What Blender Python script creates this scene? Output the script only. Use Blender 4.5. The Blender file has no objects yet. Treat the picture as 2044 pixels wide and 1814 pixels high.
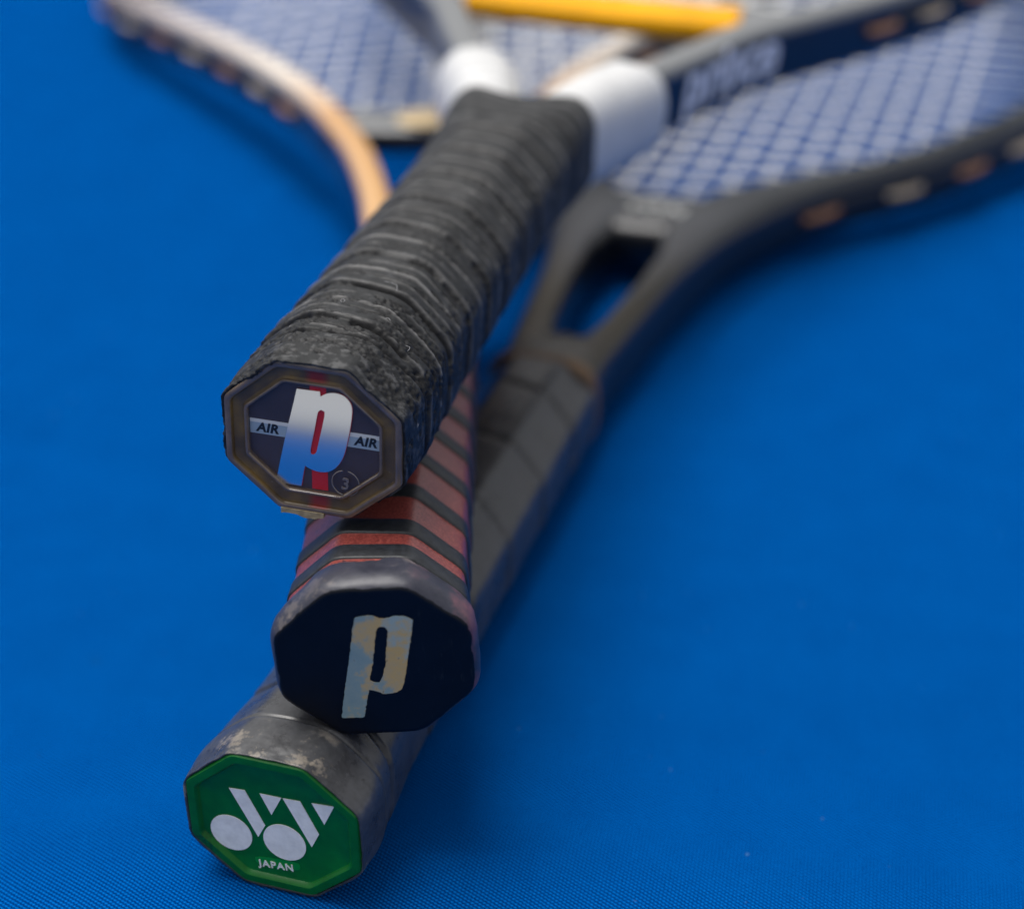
import bpy, bmesh, math
import numpy as np
from mathutils import Matrix, Vector

sc = bpy.context.scene
COL = sc.collection
MM = 0.001

# ------------------------------------------------------------------ camera
cam_d = bpy.data.cameras.new("camera")
cam = bpy.data.objects.new("camera", cam_d)
COL.objects.link(cam)
PITCH, ROLL = 0.55552, -0.00061
fw = np.array([0, math.cos(PITCH), -math.sin(PITCH)])
rt = np.array([1.0, 0, 0])
up = np.cross(rt, fw)
rx = math.cos(ROLL) * rt + math.sin(ROLL) * up
uy = -math.sin(ROLL) * rt + math.cos(ROLL) * up
cam.matrix_world = Matrix(((rx[0], uy[0], -fw[0], 0), (rx[1], uy[1], -fw[1], 0),
                           (rx[2], uy[2], -fw[2], 0.26337), (0, 0, 0, 1)))
cam_d.sensor_fit = 'HORIZONTAL'
cam_d.sensor_width = 36.0
cam_d.lens = 3655.485 / 2044 * 36.0
cam_d.clip_start = 0.01
cam_d.clip_end = 100.0
cam_d.dof.use_dof = True
cam_d.dof.focus_distance = 0.3525
cam_d.dof.aperture_fstop = 6.4
sc.camera = cam

# ------------------------------------------------------------------ sky, sun, exposure
SUN_EL, SUN_AZ = math.radians(73), math.radians(-50)     # azimuth from +Y towards +X
world = bpy.data.worlds.new("World")
sc.world = world
world.use_nodes = True
wn, wl = world.node_tree.nodes, world.node_tree.links
bg = wn["Background"]
sky = wn.new("ShaderNodeTexSky")
sky.sky_type = 'NISHITA'
sky.sun_disc = False
sky.sun_elevation = SUN_EL
sky.sun_rotation = SUN_AZ
sky.dust_density = 4.0
sky.air_density = 1.0
# bright overcast: the blue of the sky is mostly veiled by thin cloud
veil = wn.new("ShaderNodeHueSaturation")
veil.inputs['Saturation'].default_value = 0.12
wl.new(sky.outputs[0], veil.inputs['Color'])
wl.new(veil.outputs[0], bg.inputs[0])
bg.inputs[1].default_value = 0.12
sun_d = bpy.data.lights.new("sun", 'SUN')
sun_d.energy = 2.0
sun_d.angle = math.radians(34)
sun_d.color = (1.0, 0.965, 0.92)
sun = bpy.data.objects.new("sun", sun_d)
COL.objects.link(sun)
to_sun = Vector((math.sin(SUN_AZ) * math.cos(SUN_EL), math.cos(SUN_AZ) * math.cos(SUN_EL), math.sin(SUN_EL)))
sun.rotation_euler = to_sun.to_track_quat('Z', 'Y').to_euler()
sun.location = to_sun * 5
sc.view_settings.view_transform = 'Standard'
sc.view_settings.look = 'None'
sc.view_settings.exposure = 0.30
sc.view_settings.gamma = 1.0

# ------------------------------------------------------------------ helpers: materials
def mat(name):
    m = bpy.data.materials.new(name)
    m.use_nodes = True
    nt = m.node_tree
    return m, nt, nt.nodes, nt.links, nt.nodes["Principled BSDF"]

def node(nt, typ, **kw):
    n = nt.nodes.new(typ)
    for k, v in kw.items():
        if k == 'ins':
            for i, x in v.items():
                if isinstance(x, bpy.types.NodeSocket):
                    nt.links.new(x, n.inputs[i])
                else:
                    n.inputs[i].default_value = x
        else:
            setattr(n, k, v)
    return n

def math_n(nt, op, a, b=None, c=None):
    ins = {0: a}
    if b is not None: ins[1] = b
    if c is not None: ins[2] = c
    return node(nt, "ShaderNodeMath", operation=op, ins=ins).outputs[0]

def noise(nt, vec, scale, detail=4.0, rough=0.55):
    n = node(nt, "ShaderNodeTexNoise", ins={'Vector': vec, 'Scale': scale, 'Detail': detail, 'Roughness': rough})
    return n.outputs[0]

def ramp(nt, fac, stops, interp='LINEAR'):
    r = node(nt, "ShaderNodeValToRGB", ins={0: fac})
    r.color_ramp.interpolation = interp
    e = r.color_ramp.elements
    while len(e) < len(stops): e.new(0.5)
    for el, (p, c) in zip(e, stops):
        el.position = p
        el.color = (*c, 1)
    return r.outputs[0]

def mix(nt, fac, a, b):
    n = node(nt, "ShaderNodeMix", data_type='RGBA')
    for i, x in ((0, fac), (6, a), (7, b)):
        if isinstance(x, bpy.types.NodeSocket): nt.links.new(x, n.inputs[i])
        elif i == 0: n.inputs[0].default_value = x
        else: n.inputs[i].default_value = (*x, 1)
    return n.outputs[2]

def objco(nt):
    return node(nt, "ShaderNodeTexCoord").outputs['Object']

def sep(nt, v):
    s = node(nt, "ShaderNodeSeparateXYZ", ins={0: v})
    return s.outputs[0], s.outputs[1], s.outputs[2]

def bump(nt, bsdf, h, strength=1.0, dist=0.0003):
    b = node(nt, "ShaderNodeBump", ins={'Strength': strength, 'Distance': dist, 'Height': h})
    nt.links.new(b.outputs[0], bsdf.inputs['Normal'])
    return b

def simple(name, col, rough=0.5, spec=0.5, metal=0.0, var=0.0, vscale=300, coat=0.0, bmp=0.0, bscale=1500, bdist=0.0001):
    m, nt, N, L, b = mat(name)
    v = objco(nt)
    if var:
        n = noise(nt, v, vscale)
        c = ramp(nt, n, [(0.3, tuple(x * (1 - var) for x in col)), (0.7, tuple(min(1, x * (1 + var)) for x in col))])
        L.new(c, b.inputs['Base Color'])
    else:
        b.inputs['Base Color'].default_value = (*col, 1)
    b.inputs['Roughness'].default_value = rough
    b.inputs['Specular IOR Level'].default_value = spec
    b.inputs['Metallic'].default_value = metal
    b.inputs['Coat Weight'].default_value = coat
    if bmp:
        bump(nt, b, noise(nt, v, bscale), bmp, bdist)
    return m

# ------------------------------------------------------------------ materials
def make_cloth():
    m, nt, N, L, b = mat("woven_blue_cloth")
    v = objco(nt)
    warp = noise(nt, v, 14.0, 2.0)
    x, y, z = sep(nt, v)
    A = math.radians(-39)
    u = math_n(nt, 'ADD', math_n(nt, 'MULTIPLY', x, math.cos(A)), math_n(nt, 'MULTIPLY', y, math.sin(A)))
    w = math_n(nt, 'ADD', math_n(nt, 'MULTIPLY', x, -math.sin(A)), math_n(nt, 'MULTIPLY', y, math.cos(A)))
    wob = math_n(nt, 'MULTIPLY', math_n(nt, 'SUBTRACT', warp, 0.5), 0.004)
    w = math_n(nt, 'ADD', w, wob)
    PW, PU = 0.00080, 0.00086
    cw = math_n(nt, 'MULTIPLY', w, 2 * math.pi / PW)
    row = math_n(nt, 'FLOOR', math_n(nt, 'DIVIDE', w, PW))
    cu = math_n(nt, 'ADD', math_n(nt, 'MULTIPLY', u, 2 * math.pi / PU), math_n(nt, 'MULTIPLY', row, math.pi))
    rib = math_n(nt, 'MULTIPLY', math_n(nt, 'COSINE', cw), -1.0)
    bead = math_n(nt, 'MULTIPLY', math_n(nt, 'COSINE', cu), 0.55)
    fuzz = math_n(nt, 'MULTIPLY', math_n(nt, 'SUBTRACT', noise(nt, v, 2500, 3.0), 0.5), 1.6)
    h = math_n(nt, 'ADD', math_n(nt, 'ADD', rib, bead), fuzz)
    big = ramp(nt, noise(nt, v, 9.0, 4.0), [(0.25, (0, 0, 0)), (0.8, (1, 1, 1))])
    mid = noise(nt, v, 60.0, 4.0)
    hn = math_n(nt, 'MULTIPLY_ADD', h, 0.22, 0.5)
    f = math_n(nt, 'ADD', math_n(nt, 'MULTIPLY', hn, 0.90), math_n(nt, 'MULTIPLY', mid, 0.10))
    c = ramp(nt, f, [(0.15, (0.0001, 0.012, 0.085)), (0.5, (0.0001, 0.066, 0.295)), (0.85, (0.001, 0.165, 0.59))])
    c = mix(nt, math_n(nt, 'MULTIPLY', big, 0.12), c, (0.0001, 0.068, 0.30))
    # small stains
    st = node(nt, "ShaderNodeMapRange", ins={0: noise(nt, v, 38.0, 5.0, 0.7), 1: 0.68, 2: 0.78, 3: 0.0, 4: 0.45}).outputs[0]
    c = mix(nt, st, c, (0.012, 0.075, 0.17))
    dust = node(nt, "ShaderNodeMapRange", ins={0: noise(nt, v, 420, 2.0, 0.5), 1: 0.765, 2: 0.79, 3: 0.0, 4: 0.35}).outputs[0]
    c = mix(nt, dust, c, (0.10, 0.20, 0.36))
    L.new(c, b.inputs['Base Color'])
    b.inputs['Roughness'].default_value = 0.7
    b.inputs['Specular IOR Level'].default_value = 0.0
    bump(nt, b, h, 0.9, 0.00012)
    return m

def make_frayed_grip():
    m, nt, N, L, b = mat("frayed_black_overgrip")
    v = objco(nt)
    n1 = noise(nt, v, 330, 5.0, 0.6)
    n2 = noise(nt, v, 75, 4.0, 0.6)
    n3 = noise(nt, v, 2600, 3.0, 0.6)
    f = math_n(nt, 'ADD', math_n(nt, 'MULTIPLY', n1, 0.6), math_n(nt, 'MULTIPLY', n2, 0.4))
    c = ramp(nt, f, [(0.38, (0.005, 0.005, 0.006)), (0.46, (0.009, 0.010, 0.011)), (0.57, (0.015, 0.016, 0.018)), (0.68, (0.042, 0.044, 0.048))])
    dk = node(nt, "ShaderNodeAttribute", attribute_name="dark").outputs['Fac']
    pl = node(nt, "ShaderNodeAttribute", attribute_name="pale").outputs['Fac']
    c = mix(nt, math_n(nt, 'MULTIPLY', pl, math_n(nt, 'MULTIPLY', n1, 1.8)), c, (0.25, 0.245, 0.245))  # glints painted on the dusty ridge crests
    # scuffed pale mottling on the first band, round the cap
    yb = node(nt, "ShaderNodeMapRange", ins={0: sep(nt, v)[1], 1: 0.0105, 2: 0.0135, 3: 1.0, 4: 0.12}).outputs[0]
    mo = node(nt, "ShaderNodeMapRange", ins={0: noise(nt, v, 520, 4.0, 0.65), 1: 0.50, 2: 0.62, 3: 0.0, 4: 0.75}).outputs[0]
    c = mix(nt, math_n(nt, 'MULTIPLY', yb, mo), c, (0.085, 0.085, 0.088))
    c = mix(nt, dk, c, (0.004, 0.004, 0.005))  # darkens crumbled tape and paints shade into the cracks
    sp = node(nt, "ShaderNodeMapRange", ins={0: n3, 1: 0.72, 2: 0.79, 3: 0.0, 4: 0.4}).outputs[0]
    c = mix(nt, sp, c, (0.24, 0.24, 0.26))
    L.new(c, b.inputs['Base Color'])
    b.inputs['Roughness'].default_value = 0.6
    b.inputs['Specular IOR Level'].default_value = 0.38
    bump(nt, b, math_n(nt, 'ADD', n1, math_n(nt, 'MULTIPLY', n3, 0.5)), 0.5, 0.00016)
    return m

def make_red_grip():
    m, nt, N, L, b = mat("speckled_red_grip")
    v = objco(nt)
    x, y, z = sep(nt, v)
    n1 = noise(nt, v, 2200, 3.0, 0.7)
    n2 = noise(nt, v, 60, 4.0)
    n3 = noise(nt, v, 500, 2.0)
    c = ramp(nt, n1, [(0.34, (0.075, 0.011, 0.010)), (0.52, (0.25, 0.042, 0.033)), (0.68, (0.46, 0.13, 0.10))])
    c = mix(nt, math_n(nt, 'MULTIPLY', n2, 0.5), c, (0.25, 0.048, 0.042))
    s = node(nt, "ShaderNodeMapRange", ins={0: n3, 1: 0.70, 2: 0.76, 3: 0.0, 4: 0.7}).outputs[0]
    c = mix(nt, s, c, (0.03, 0.015, 0.02))
    L.new(c, b.inputs['Base Color'])
    b.inputs['Roughness'].default_value = 0.42
    b.inputs['Coat Weight'].default_value = 0.4
    b.inputs['Coat Roughness'].default_value = 0.3
    bump(nt, b, n1, 0.35, 0.00008)
    return m

def make_worn_rubber(name, dark, grey, tan, region, tan_amt, rough=0.42, residue=False, scuffs=()):
    """black rubber scuffed grey; tan scuffs keep to the rim above the end cap"""
    m, nt, N, L, b = mat(name)
    v = objco(nt)
    x, y, z = sep(nt, v)
    n1 = noise(nt, v, 110, 5.0, 0.65)
    n2 = noise(nt, v, 900, 4.0, 0.6)
    n3 = noise(nt, v, 45, 3.0)
    c = ramp(nt, math_n(nt, 'ADD', math_n(nt, 'MULTIPLY', n1, 0.7), math_n(nt, 'MULTIPLY', n2, 0.3)),
             [(0.28, dark), (0.70, grey)])
    ry = node(nt, "ShaderNodeMapRange", ins={0: y, 1: region[0], 2: region[1], 3: 1.0, 4: 0.0}).outputs[0]
    rz = node(nt, "ShaderNodeMapRange", ins={0: z, 1: region[2], 2: region[3], 3: 0.0, 4: 1.0}).outputs[0]
    t = node(nt, "ShaderNodeMapRange", ins={0: math_n(nt, 'ADD', math_n(nt, 'MULTIPLY', n3, 0.5), math_n(nt, 'MULTIPLY', n1, 0.5)), 1: 0.545, 2: 0.62, 3: 0.0, 4: tan_amt}).outputs[0]
    t = math_n(nt, 'MULTIPLY', t, math_n(nt, 'MULTIPLY', ry, rz))
    c = mix(nt, t, c, tan)
    for (cx, cy, cz, rad) in scuffs:
        dd = node(nt, "ShaderNodeVectorMath", operation='DISTANCE', ins={0: v, 1: (cx * MM, cy * MM, cz * MM)}).outputs['Value']
        dd = math_n(nt, 'ADD', dd, math_n(nt, 'MULTIPLY', math_n(nt, 'SUBTRACT', n2, 0.5), 0.010))
        kk = node(nt, "ShaderNodeMapRange", ins={0: dd, 1: rad * MM * 0.35, 2: rad * MM * 1.1, 3: 0.62, 4: 0.0}).outputs[0]
        kk = math_n(nt, 'MULTIPLY', kk, node(nt, "ShaderNodeMapRange", ins={0: n1, 1: 0.35, 2: 0.6, 3: 0.35, 4: 1.0}).outputs[0])
        c = mix(nt, kk, c, tan)
    if residue:
        rr = node(nt, "ShaderNodeMapRange", ins={0: x, 1: 0.007, 2: 0.013, 3: 0.0, 4: 1.0}).outputs[0]
        rr = math_n(nt, 'MULTIPLY', rr, node(nt, "ShaderNodeMapRange", ins={0: n1, 1: 0.45, 2: 0.62, 3: 0.0, 4: 0.5}).outputs[0])
        c = mix(nt, rr, c, (0.24, 0.08, 0.10))
    pits = node(nt, "ShaderNodeMapRange", ins={0: noise(nt, v, 330, 2.0), 1: 0.69, 2: 0.74, 3: 0.0, 4: 0.8}).outputs[0]
    c = mix(nt, pits, c, (0.012, 0.012, 0.014))
    L.new(c, b.inputs['Base Color'])
    L.new(node(nt, "ShaderNodeMapRange", ins={0: n1, 1: 0.3, 2: 0.7, 3: rough - 0.08, 4: rough + 0.10}).outputs[0], b.inputs['Roughness'])
    bump(nt, b, math_n(nt, 'ADD', n1, math_n(nt, 'MULTIPLY', n2, 0.35)), 0.35, 0.00018)
    return m

def make_paint_ramp(name, stops, side, zlim, rough=0.3, coat=0.4):
    """frame paint: a band along the top face, whose paint colour changes along the racket, and darker flanks (painted-in shade on the grey and charcoal frames)"""
    m, nt, N, L, b = mat(name)
    v = objco(nt)
    x, y, z = sep(nt, v)
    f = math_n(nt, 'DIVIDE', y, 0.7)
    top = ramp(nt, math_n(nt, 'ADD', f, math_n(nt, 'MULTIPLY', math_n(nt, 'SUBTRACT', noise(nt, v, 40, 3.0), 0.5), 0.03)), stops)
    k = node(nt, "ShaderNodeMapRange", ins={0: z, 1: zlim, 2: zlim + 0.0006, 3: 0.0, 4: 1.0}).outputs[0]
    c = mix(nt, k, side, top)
    chips = node(nt, "ShaderNodeMapRange", ins={0: noise(nt, v, 240, 3.0), 1: 0.70, 2: 0.74, 3: 0.0, 4: 0.7}).outputs[0]
    c = mix(nt, chips, c, (0.03, 0.028, 0.03))
    L.new(c, b.inputs['Base Color'])
    b.inputs['Roughness'].default_value = rough
    b.inputs['Coat Weight'].default_value = coat
    b.inputs['Coat Roughness'].default_value = 0.15
    return m

def make_window():
    m, nt, N, L, b = mat("clear_plastic_window")
    out = N["Material Output"]
    tr = node(nt, "ShaderNodeBsdfTransparent", ins={0: (0.96, 0.95, 0.93, 1)})
    gl = node(nt, "ShaderNodeBsdfGlossy", ins={0: (1, 1, 1, 1), 'Roughness': 0.12})
    fr = node(nt, "ShaderNodeFresnel", ins={0: 1.22})
    mx = node(nt, "ShaderNodeMixShader", ins={0: fr.outputs[0], 1: tr.outputs[0], 2: gl.outputs[0]})
    L.new(mx.outputs[0], out.inputs[0])
    return m

def make_chrome():
    m, nt, N, L, b = mat("domed_chrome_foil")
    v = objco(nt)
    x, y, z = sep(nt, v)
    h = math_n(nt, 'SUBTRACT', math_n(nt, 'MULTIPLY', z, -0.22), math_n(nt, 'MULTIPLY', math_n(nt, 'MULTIPLY', z, z), 15.0))
    bm = node(nt, "ShaderNodeBump", ins={'Strength': 1.0, 'Distance': 1.0, 'Height': h})
    L.new(bm.outputs[0], b.inputs['Normal'])
    b.inputs['Base Color'].default_value = (0.86, 0.88, 0.92, 1)
    b.inputs['Metallic'].default_value = 1.0
    b.inputs['Roughness'].default_value = 0.28
    return m

def make_aged_decal():
    m, nt, N, L, b = mat("aged_gold_decal")
    v = objco(nt)
    x, y, z = sep(nt, v)
    n = noise(nt, v, 130, 5.0, 0.6)
    n2 = noise(nt, v, 700, 3.0)
    zz = node(nt, "ShaderNodeMapRange", ins={0: z, 1: -0.003, 2: 0.004, 3: -0.09, 4: 0.02}).outputs[0]
    f = math_n(nt, 'ADD', math_n(nt, 'ADD', math_n(nt, 'MULTIPLY', n, 0.8), math_n(nt, 'MULTIPLY', n2, 0.2)), zz)
    xx = node(nt, "ShaderNodeMapRange", ins={0: x, 1: -0.003, 2: 0.004, 3: -0.05, 4: 0.16}).outputs[0]
    f = math_n(nt, 'ADD', f, xx)
    c = ramp(nt, f, [(0.30, (0.20, 0.30, 0.31)), (0.45, (0.26, 0.34, 0.32)), (0.51, (0.50, 0.38, 0.20)), (0.62, (0.58, 0.39, 0.14)), (0.74, (0.34, 0.42, 0.39))])
    sp = node(nt, "ShaderNodeMapRange", ins={0: n2, 1: 0.68, 2: 0.74, 3: 0.0, 4: 0.6}).outputs[0]
    c = mix(nt, sp, c, (0.10, 0.07, 0.04))
    L.new(c, b.inputs['Base Color'])
    b.inputs['Roughness'].default_value = 0.45
    return m

def make_brown_rim():
    m, nt, N, L, b = mat("yellowed_clear_plastic")
    v = objco(nt)
    x, y, z = sep(nt, v)
    n = noise(nt, v, 160, 5.0)
    n2 = noise(nt, v, 1500, 3.0)
    c = ramp(nt, n, [(0.3, (0.055, 0.040, 0.028)), (0.52, (0.110, 0.074, 0.036)), (0.72, (0.20, 0.125, 0.036))])
    sp = node(nt, "ShaderNodeMapRange", ins={0: n2, 1: 0.70, 2: 0.76, 3: 0.0, 4: 0.5}).outputs[0]
    c = mix(nt, sp, c, (0.32, 0.26, 0.18))
    # the red stripe of the label shows through the plastic
    ax = math_n(nt, 'ABSOLUTE', math_n(nt, 'ADD', x, -0.0009))
    k = node(nt, "ShaderNodeMapRange", ins={0: ax, 1: 0.0010, 2: 0.0026, 3: 0.75, 4: 0.0}).outputs[0]
    c = mix(nt, k, c, (0.26, 0.014, 0.016))
    L.new(c, b.inputs['Base Color'])
    b.inputs['Roughness'].default_value = 0.42
    b.inputs['Specular IOR Level'].default_value = 0.35
    b.inputs['Coat Weight'].default_value = 0.15
    b.inputs['Coat Roughness'].default_value = 0.15
    bump(nt, b, n2, 0.12, 0.0001)
    return m

def make_green():
    m, nt, N, L, b = mat("green_cap_plastic")
    v = objco(nt)
    x, y, z = sep(nt, v)
    n = noise(nt, v, 260, 5.0)
    n2 = noise(nt, v, 1400, 4.0, 0.7)
    c = ramp(nt, n, [(0.3, (0.0006, 0.100, 0.010)), (0.7, (0.0012, 0.145, 0.017))])
    # grime at the lower left edge, scuffs along the rim
    d = math_n(nt, 'ADD', math_n(nt, 'POWER', math_n(nt, 'ADD', x, 0.0165), 2.0), math_n(nt, 'POWER', math_n(nt, 'ADD', z, 0.0095), 2.0))
    g = node(nt, "ShaderNodeMapRange", ins={0: math_n(nt, 'SQRT', d), 1: 0.0015, 2: 0.0045, 3: 1.0, 4: 0.0}).outputs[0]
    g = math_n(nt, 'MULTIPLY', g, node(nt, "ShaderNodeMapRange", ins={0: n2, 1: 0.42, 2: 0.58, 3: 0.0, 4: 1.0}).outputs[0])
    c = mix(nt, g, c, (0.006, 0.012, 0.006))
    s = node(nt, "ShaderNodeMapRange", ins={0: n2, 1: 0.66, 2: 0.76, 3: 0.0, 4: 0.25}).outputs[0]
    c = mix(nt, s, c, (0.03, 0.24, 0.11))
    L.new(c, b.inputs['Base Color'])
    b.inputs['Roughness'].default_value = 0.42
    b.inputs['Specular IOR Level'].default_value = 0.25
    b.inputs['Subsurface Weight'].default_value = 0.0
    b.inputs['Coat Weight'].default_value = 0.15
    bump(nt, b, n2, 0.10, 0.0001)
    return m

def make_cap_face():
    m, nt, N, L, b = mat("blue_black_rubber")
    v = objco(nt)
    x, y, z = sep(nt, v)
    n = noise(nt, v, 180, 4.0)
    c = ramp(nt, n, [(0.3, (0.0012, 0.0024, 0.0060)), (0.7, (0.0022, 0.0042, 0.0100))])
    st = node(nt, "ShaderNodeMapping", ins={0: v, 3: (900.0, 900.0, 160.0)})
    sc_ = noise(nt, st.outputs[0], 1.0, 4.0, 0.7)
    rx_ = node(nt, "ShaderNodeMapRange", ins={0: x, 1: 0.006, 2: 0.012, 3: 0.10, 4: 0.55}).outputs[0]
    k = math_n(nt, 'MULTIPLY', rx_, node(nt, "ShaderNodeMapRange", ins={0: sc_, 1: 0.60, 2: 0.74, 3: 0.0, 4: 1.0}).outputs[0])
    c = mix(nt, k, c, (0.040, 0.046, 0.052))
    L.new(c, b.inputs['Base Color'])
    b.inputs['Roughness'].default_value = 0.42
    b.inputs['Specular IOR Level'].default_value = 0.25
    bump(nt, b, math_n(nt, 'ADD', n, math_n(nt, 'MULTIPLY', sc_, 0.4)), 0.25, 0.00012)
    return m

def make_bars():
    m, nt, N, L, b = mat("printed_silver_bar")
    v = objco(nt)
    x, y, z = sep(nt, v)
    k = node(nt, "ShaderNodeMapRange", ins={0: z, 1: 0.00150, 2: 0.00165, 3: 0.0, 4: 1.0}).outputs[0]
    L.new(mix(nt, k, (0.36, 0.46, 0.56), (0.78, 0.78, 0.76)), b.inputs['Base Color'])
    b.inputs['Roughness'].default_value = 0.4
    return m

M = dict(
    cloth=make_cloth(), frayed=make_frayed_grip(), red=make_red_grip(),
    band=simple("black_band_foam", (0.018, 0.020, 0.024), 0.45, var=0.5, vscale=700, bmp=0.4, bscale=2500),
    cap_rubber=make_worn_rubber("worn_butt_rubber", (0.016, 0.018, 0.030), (0.050, 0.050, 0.070), (0.20, 0.17, 0.155), (0.0095, 0.0125, 0.006, 0.012), 0.75, 0.44, True, ((-10.5, 4.0, 15.0, 3.0), (-14.0, 2.5, 11.5, 2.6), (-16.0, 1.5, 9.0, 1.8))),
    cap_face=make_cap_face(),
    leather=make_worn_rubber("worn_black_leather", (0.018, 0.018, 0.020), (0.074, 0.076, 0.082), (0.36, 0.31, 0.25), (0.007, 0.012, 0.006, 0.012), 0.9, 0.30, False, ((-8.5, 4.5, 16.0, 2.6), (-11.5, 5.0, 13.5, 1.6), (6.0, 1.5, 16.5, 2.0), (9.0, 2.5, 14.8, 1.6), (-2.5, 1.0, 16.6, 1.3), (-18.3, 0.8, 4.0, 1.6), (18.6, 0.8, -8.0, 1.5))),
    rim=make_brown_rim(), green=make_green(), window=make_window(), chrome=make_chrome(), decal=make_aged_decal(), bars=make_bars(),
    bevel=simple("clear_plastic_edge", (0.135, 0.098, 0.072), 0.22, spec=0.6, var=0.35, vscale=220, coat=0.4, bmp=0.15, bscale=1200),
    label_dark=simple("dark_label", (0.062, 0.046, 0.055), 0.45, var=0.2, vscale=120),
    stripe=simple("red_label_stripe", (0.62, 0.020, 0.018), 0.4),
    ink=simple("black_ink", (0.010, 0.010, 0.013), 0.5),
    white_print=simple("white_print", (0.86, 0.84, 0.77), 0.5, var=0.10, vscale=500),
    green_blob=simple("bright_green_plastic", (0.002, 0.24, 0.022), 0.35),
    emboss=simple("embossed_dark_plastic", (0.16, 0.135, 0.125), 0.25, coat=0.5),
    collar=simple("white_collar_rubber", (0.60, 0.60, 0.60), 0.5, var=0.05, vscale=90),
    yellow=simple("yellow_paint", (0.80, 0.37, 0.0), 0.5, spec=0.15, var=0.12, vscale=60),
    string=simple("pale_string", (0.95, 0.95, 0.93), 0.3),
    loop=simple("tan_string_loop", (0.34, 0.28, 0.21), 0.4, var=0.2, vscale=200),
    loop_pale=simple("pale_string_loop", (0.42, 0.40, 0.36), 0.4, var=0.2, vscale=200),
    loop_brown=simple("brown_string_loop", (0.24, 0.115, 0.06), 0.4, var=0.2, vscale=200),
    strip=simple("black_grommet_strip", (0.012, 0.013, 0.016), 0.45),
    tan_decal=simple("tan_bridge_decal", (0.55, 0.42, 0.24), 0.4, var=0.2, vscale=120),
    lilac_print=simple("pale_frame_print", (0.85, 0.85, 0.90), 0.45),
    grey_print=simple("grey_frame_print", (0.60, 0.61, 0.60), 0.45),
    paint_grey=make_paint_ramp("grey_paint_shaded_flanks", [(0.0, (0.17, 0.175, 0.18)), (1.0, (0.17, 0.175, 0.18))], (0.010, 0.014, 0.028), 0.0062, 0.36, 0.2),  # one dark paint; sky-lit top and shaded navy flanks put into its colour
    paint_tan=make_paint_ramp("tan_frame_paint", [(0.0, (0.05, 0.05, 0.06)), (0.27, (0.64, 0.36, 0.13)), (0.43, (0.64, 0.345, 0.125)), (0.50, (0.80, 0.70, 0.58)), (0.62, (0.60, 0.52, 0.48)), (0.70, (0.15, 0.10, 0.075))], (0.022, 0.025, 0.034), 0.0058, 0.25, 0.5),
    paint_black=make_paint_ramp("charcoal_paint_shaded_flanks", [(0.0, (0.020, 0.020, 0.020)), (0.31, (0.030, 0.024, 0.013)), (0.37, (0.030, 0.031, 0.036)), (0.47, (0.036, 0.040, 0.046)), (0.56, (0.022, 0.025, 0.030)), (1.0, (0.020, 0.024, 0.030))], (0.009, 0.011, 0.016), 0.0050, 0.36, 0.1),  # lighter top and dark flanks: light and shade put into the black-grey
    olive=simple("brown_finishing_tape", (0.13, 0.075, 0.035), 0.5, var=0.3),
    glue=simple("dried_tape", (0.34, 0.28, 0.17), 0.7, var=0.25, vscale=900, bmp=0.8, bscale=900, bdist=0.0002),
    lint=simple("pale_lint", (0.55, 0.55, 0.58), 0.7),
)

# ------------------------------------------------------------------ helpers: meshes
def link(name, me, m, parent, smooth=True):
    if smooth:
        me.polygons.foreach_set('use_smooth', [True] * len(me.polygons))
    me.materials.append(m)
    o = bpy.data.objects.new(name, me)
    COL.objects.link(o)
    if parent is not None:
        o.parent = parent
    return o

def mesh_obj(name, V, F, m, parent, smooth=True, recalc=True, sharp=None):
    """V in millimetres in the racket's own frame (x across, y from the butt to the head, z up)"""
    me = bpy.data.meshes.new(name)
    me.from_pydata((np.asarray(V, float) * MM).tolist(), [], F)
    if recalc:
        bm = bmesh.new(); bm.from_mesh(me)
        bmesh.ops.recalc_face_normals(bm, faces=bm.faces)
        if sharp is not None:
            for e in bm.edges:
                if len(e.link_faces) == 2 and e.calc_face_angle(0) > sharp: e.smooth = False
        bm.to_mesh(me); bm.free()
    return link(name, me, m, parent, smooth)

def grid_faces(nr, nc, closed=True):
    F = []
    for i in range(nr - 1):
        for j in range(nc if closed else nc - 1):
            k = (j + 1) % nc
            F.append((i * nc + j, i * nc + k, (i + 1) * nc + k, (i + 1) * nc + j))
    return F

def capped(V, F, nr, nc, first=True, last=True):
    V = np.asarray(V)
    if first:
        V = np.vstack([V, V[:nc].mean(0)]); c = len(V) - 1
        F += [((j + 1) % nc, j, c) for j in range(nc)]
    if last:
        b = (nr - 1) * nc
        V = np.vstack([V, V[b:b + nc].mean(0)]); c = len(V) - 1
        F += [(b + j, b + (j + 1) % nc, c) for j in range(nc)]
    return V, F

def oct_r(th, w, h, p=40.0):
    """radius of a handle octagon of size w x h at angle th; p is the sharpness of its corners"""
    d1 = 0.5 * (w + h) * 0.5
    ph = np.radians([0, 49, 90, 131, 180, 229, 270, 311])
    dd = [w / 2, d1, h / 2, d1, w / 2, d1, h / 2, d1]
    acc = 0
    for f, d in zip(ph, dd):
        acc = acc + np.maximum(np.cos(th - f), 0) ** p / np.asarray(d) ** p
    return acc ** (-1.0 / p)

def _hash(ix, iy, iz, seed):
    h = (ix * 374761393 + iy * 668265263 + iz * 2147483647 + seed * 974634777) & 0xffffffff
    h = ((h ^ (h >> 13)) * 1274126177) & 0xffffffff
    return ((h ^ (h >> 16)) & 0xffff) / 65535.0

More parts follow.
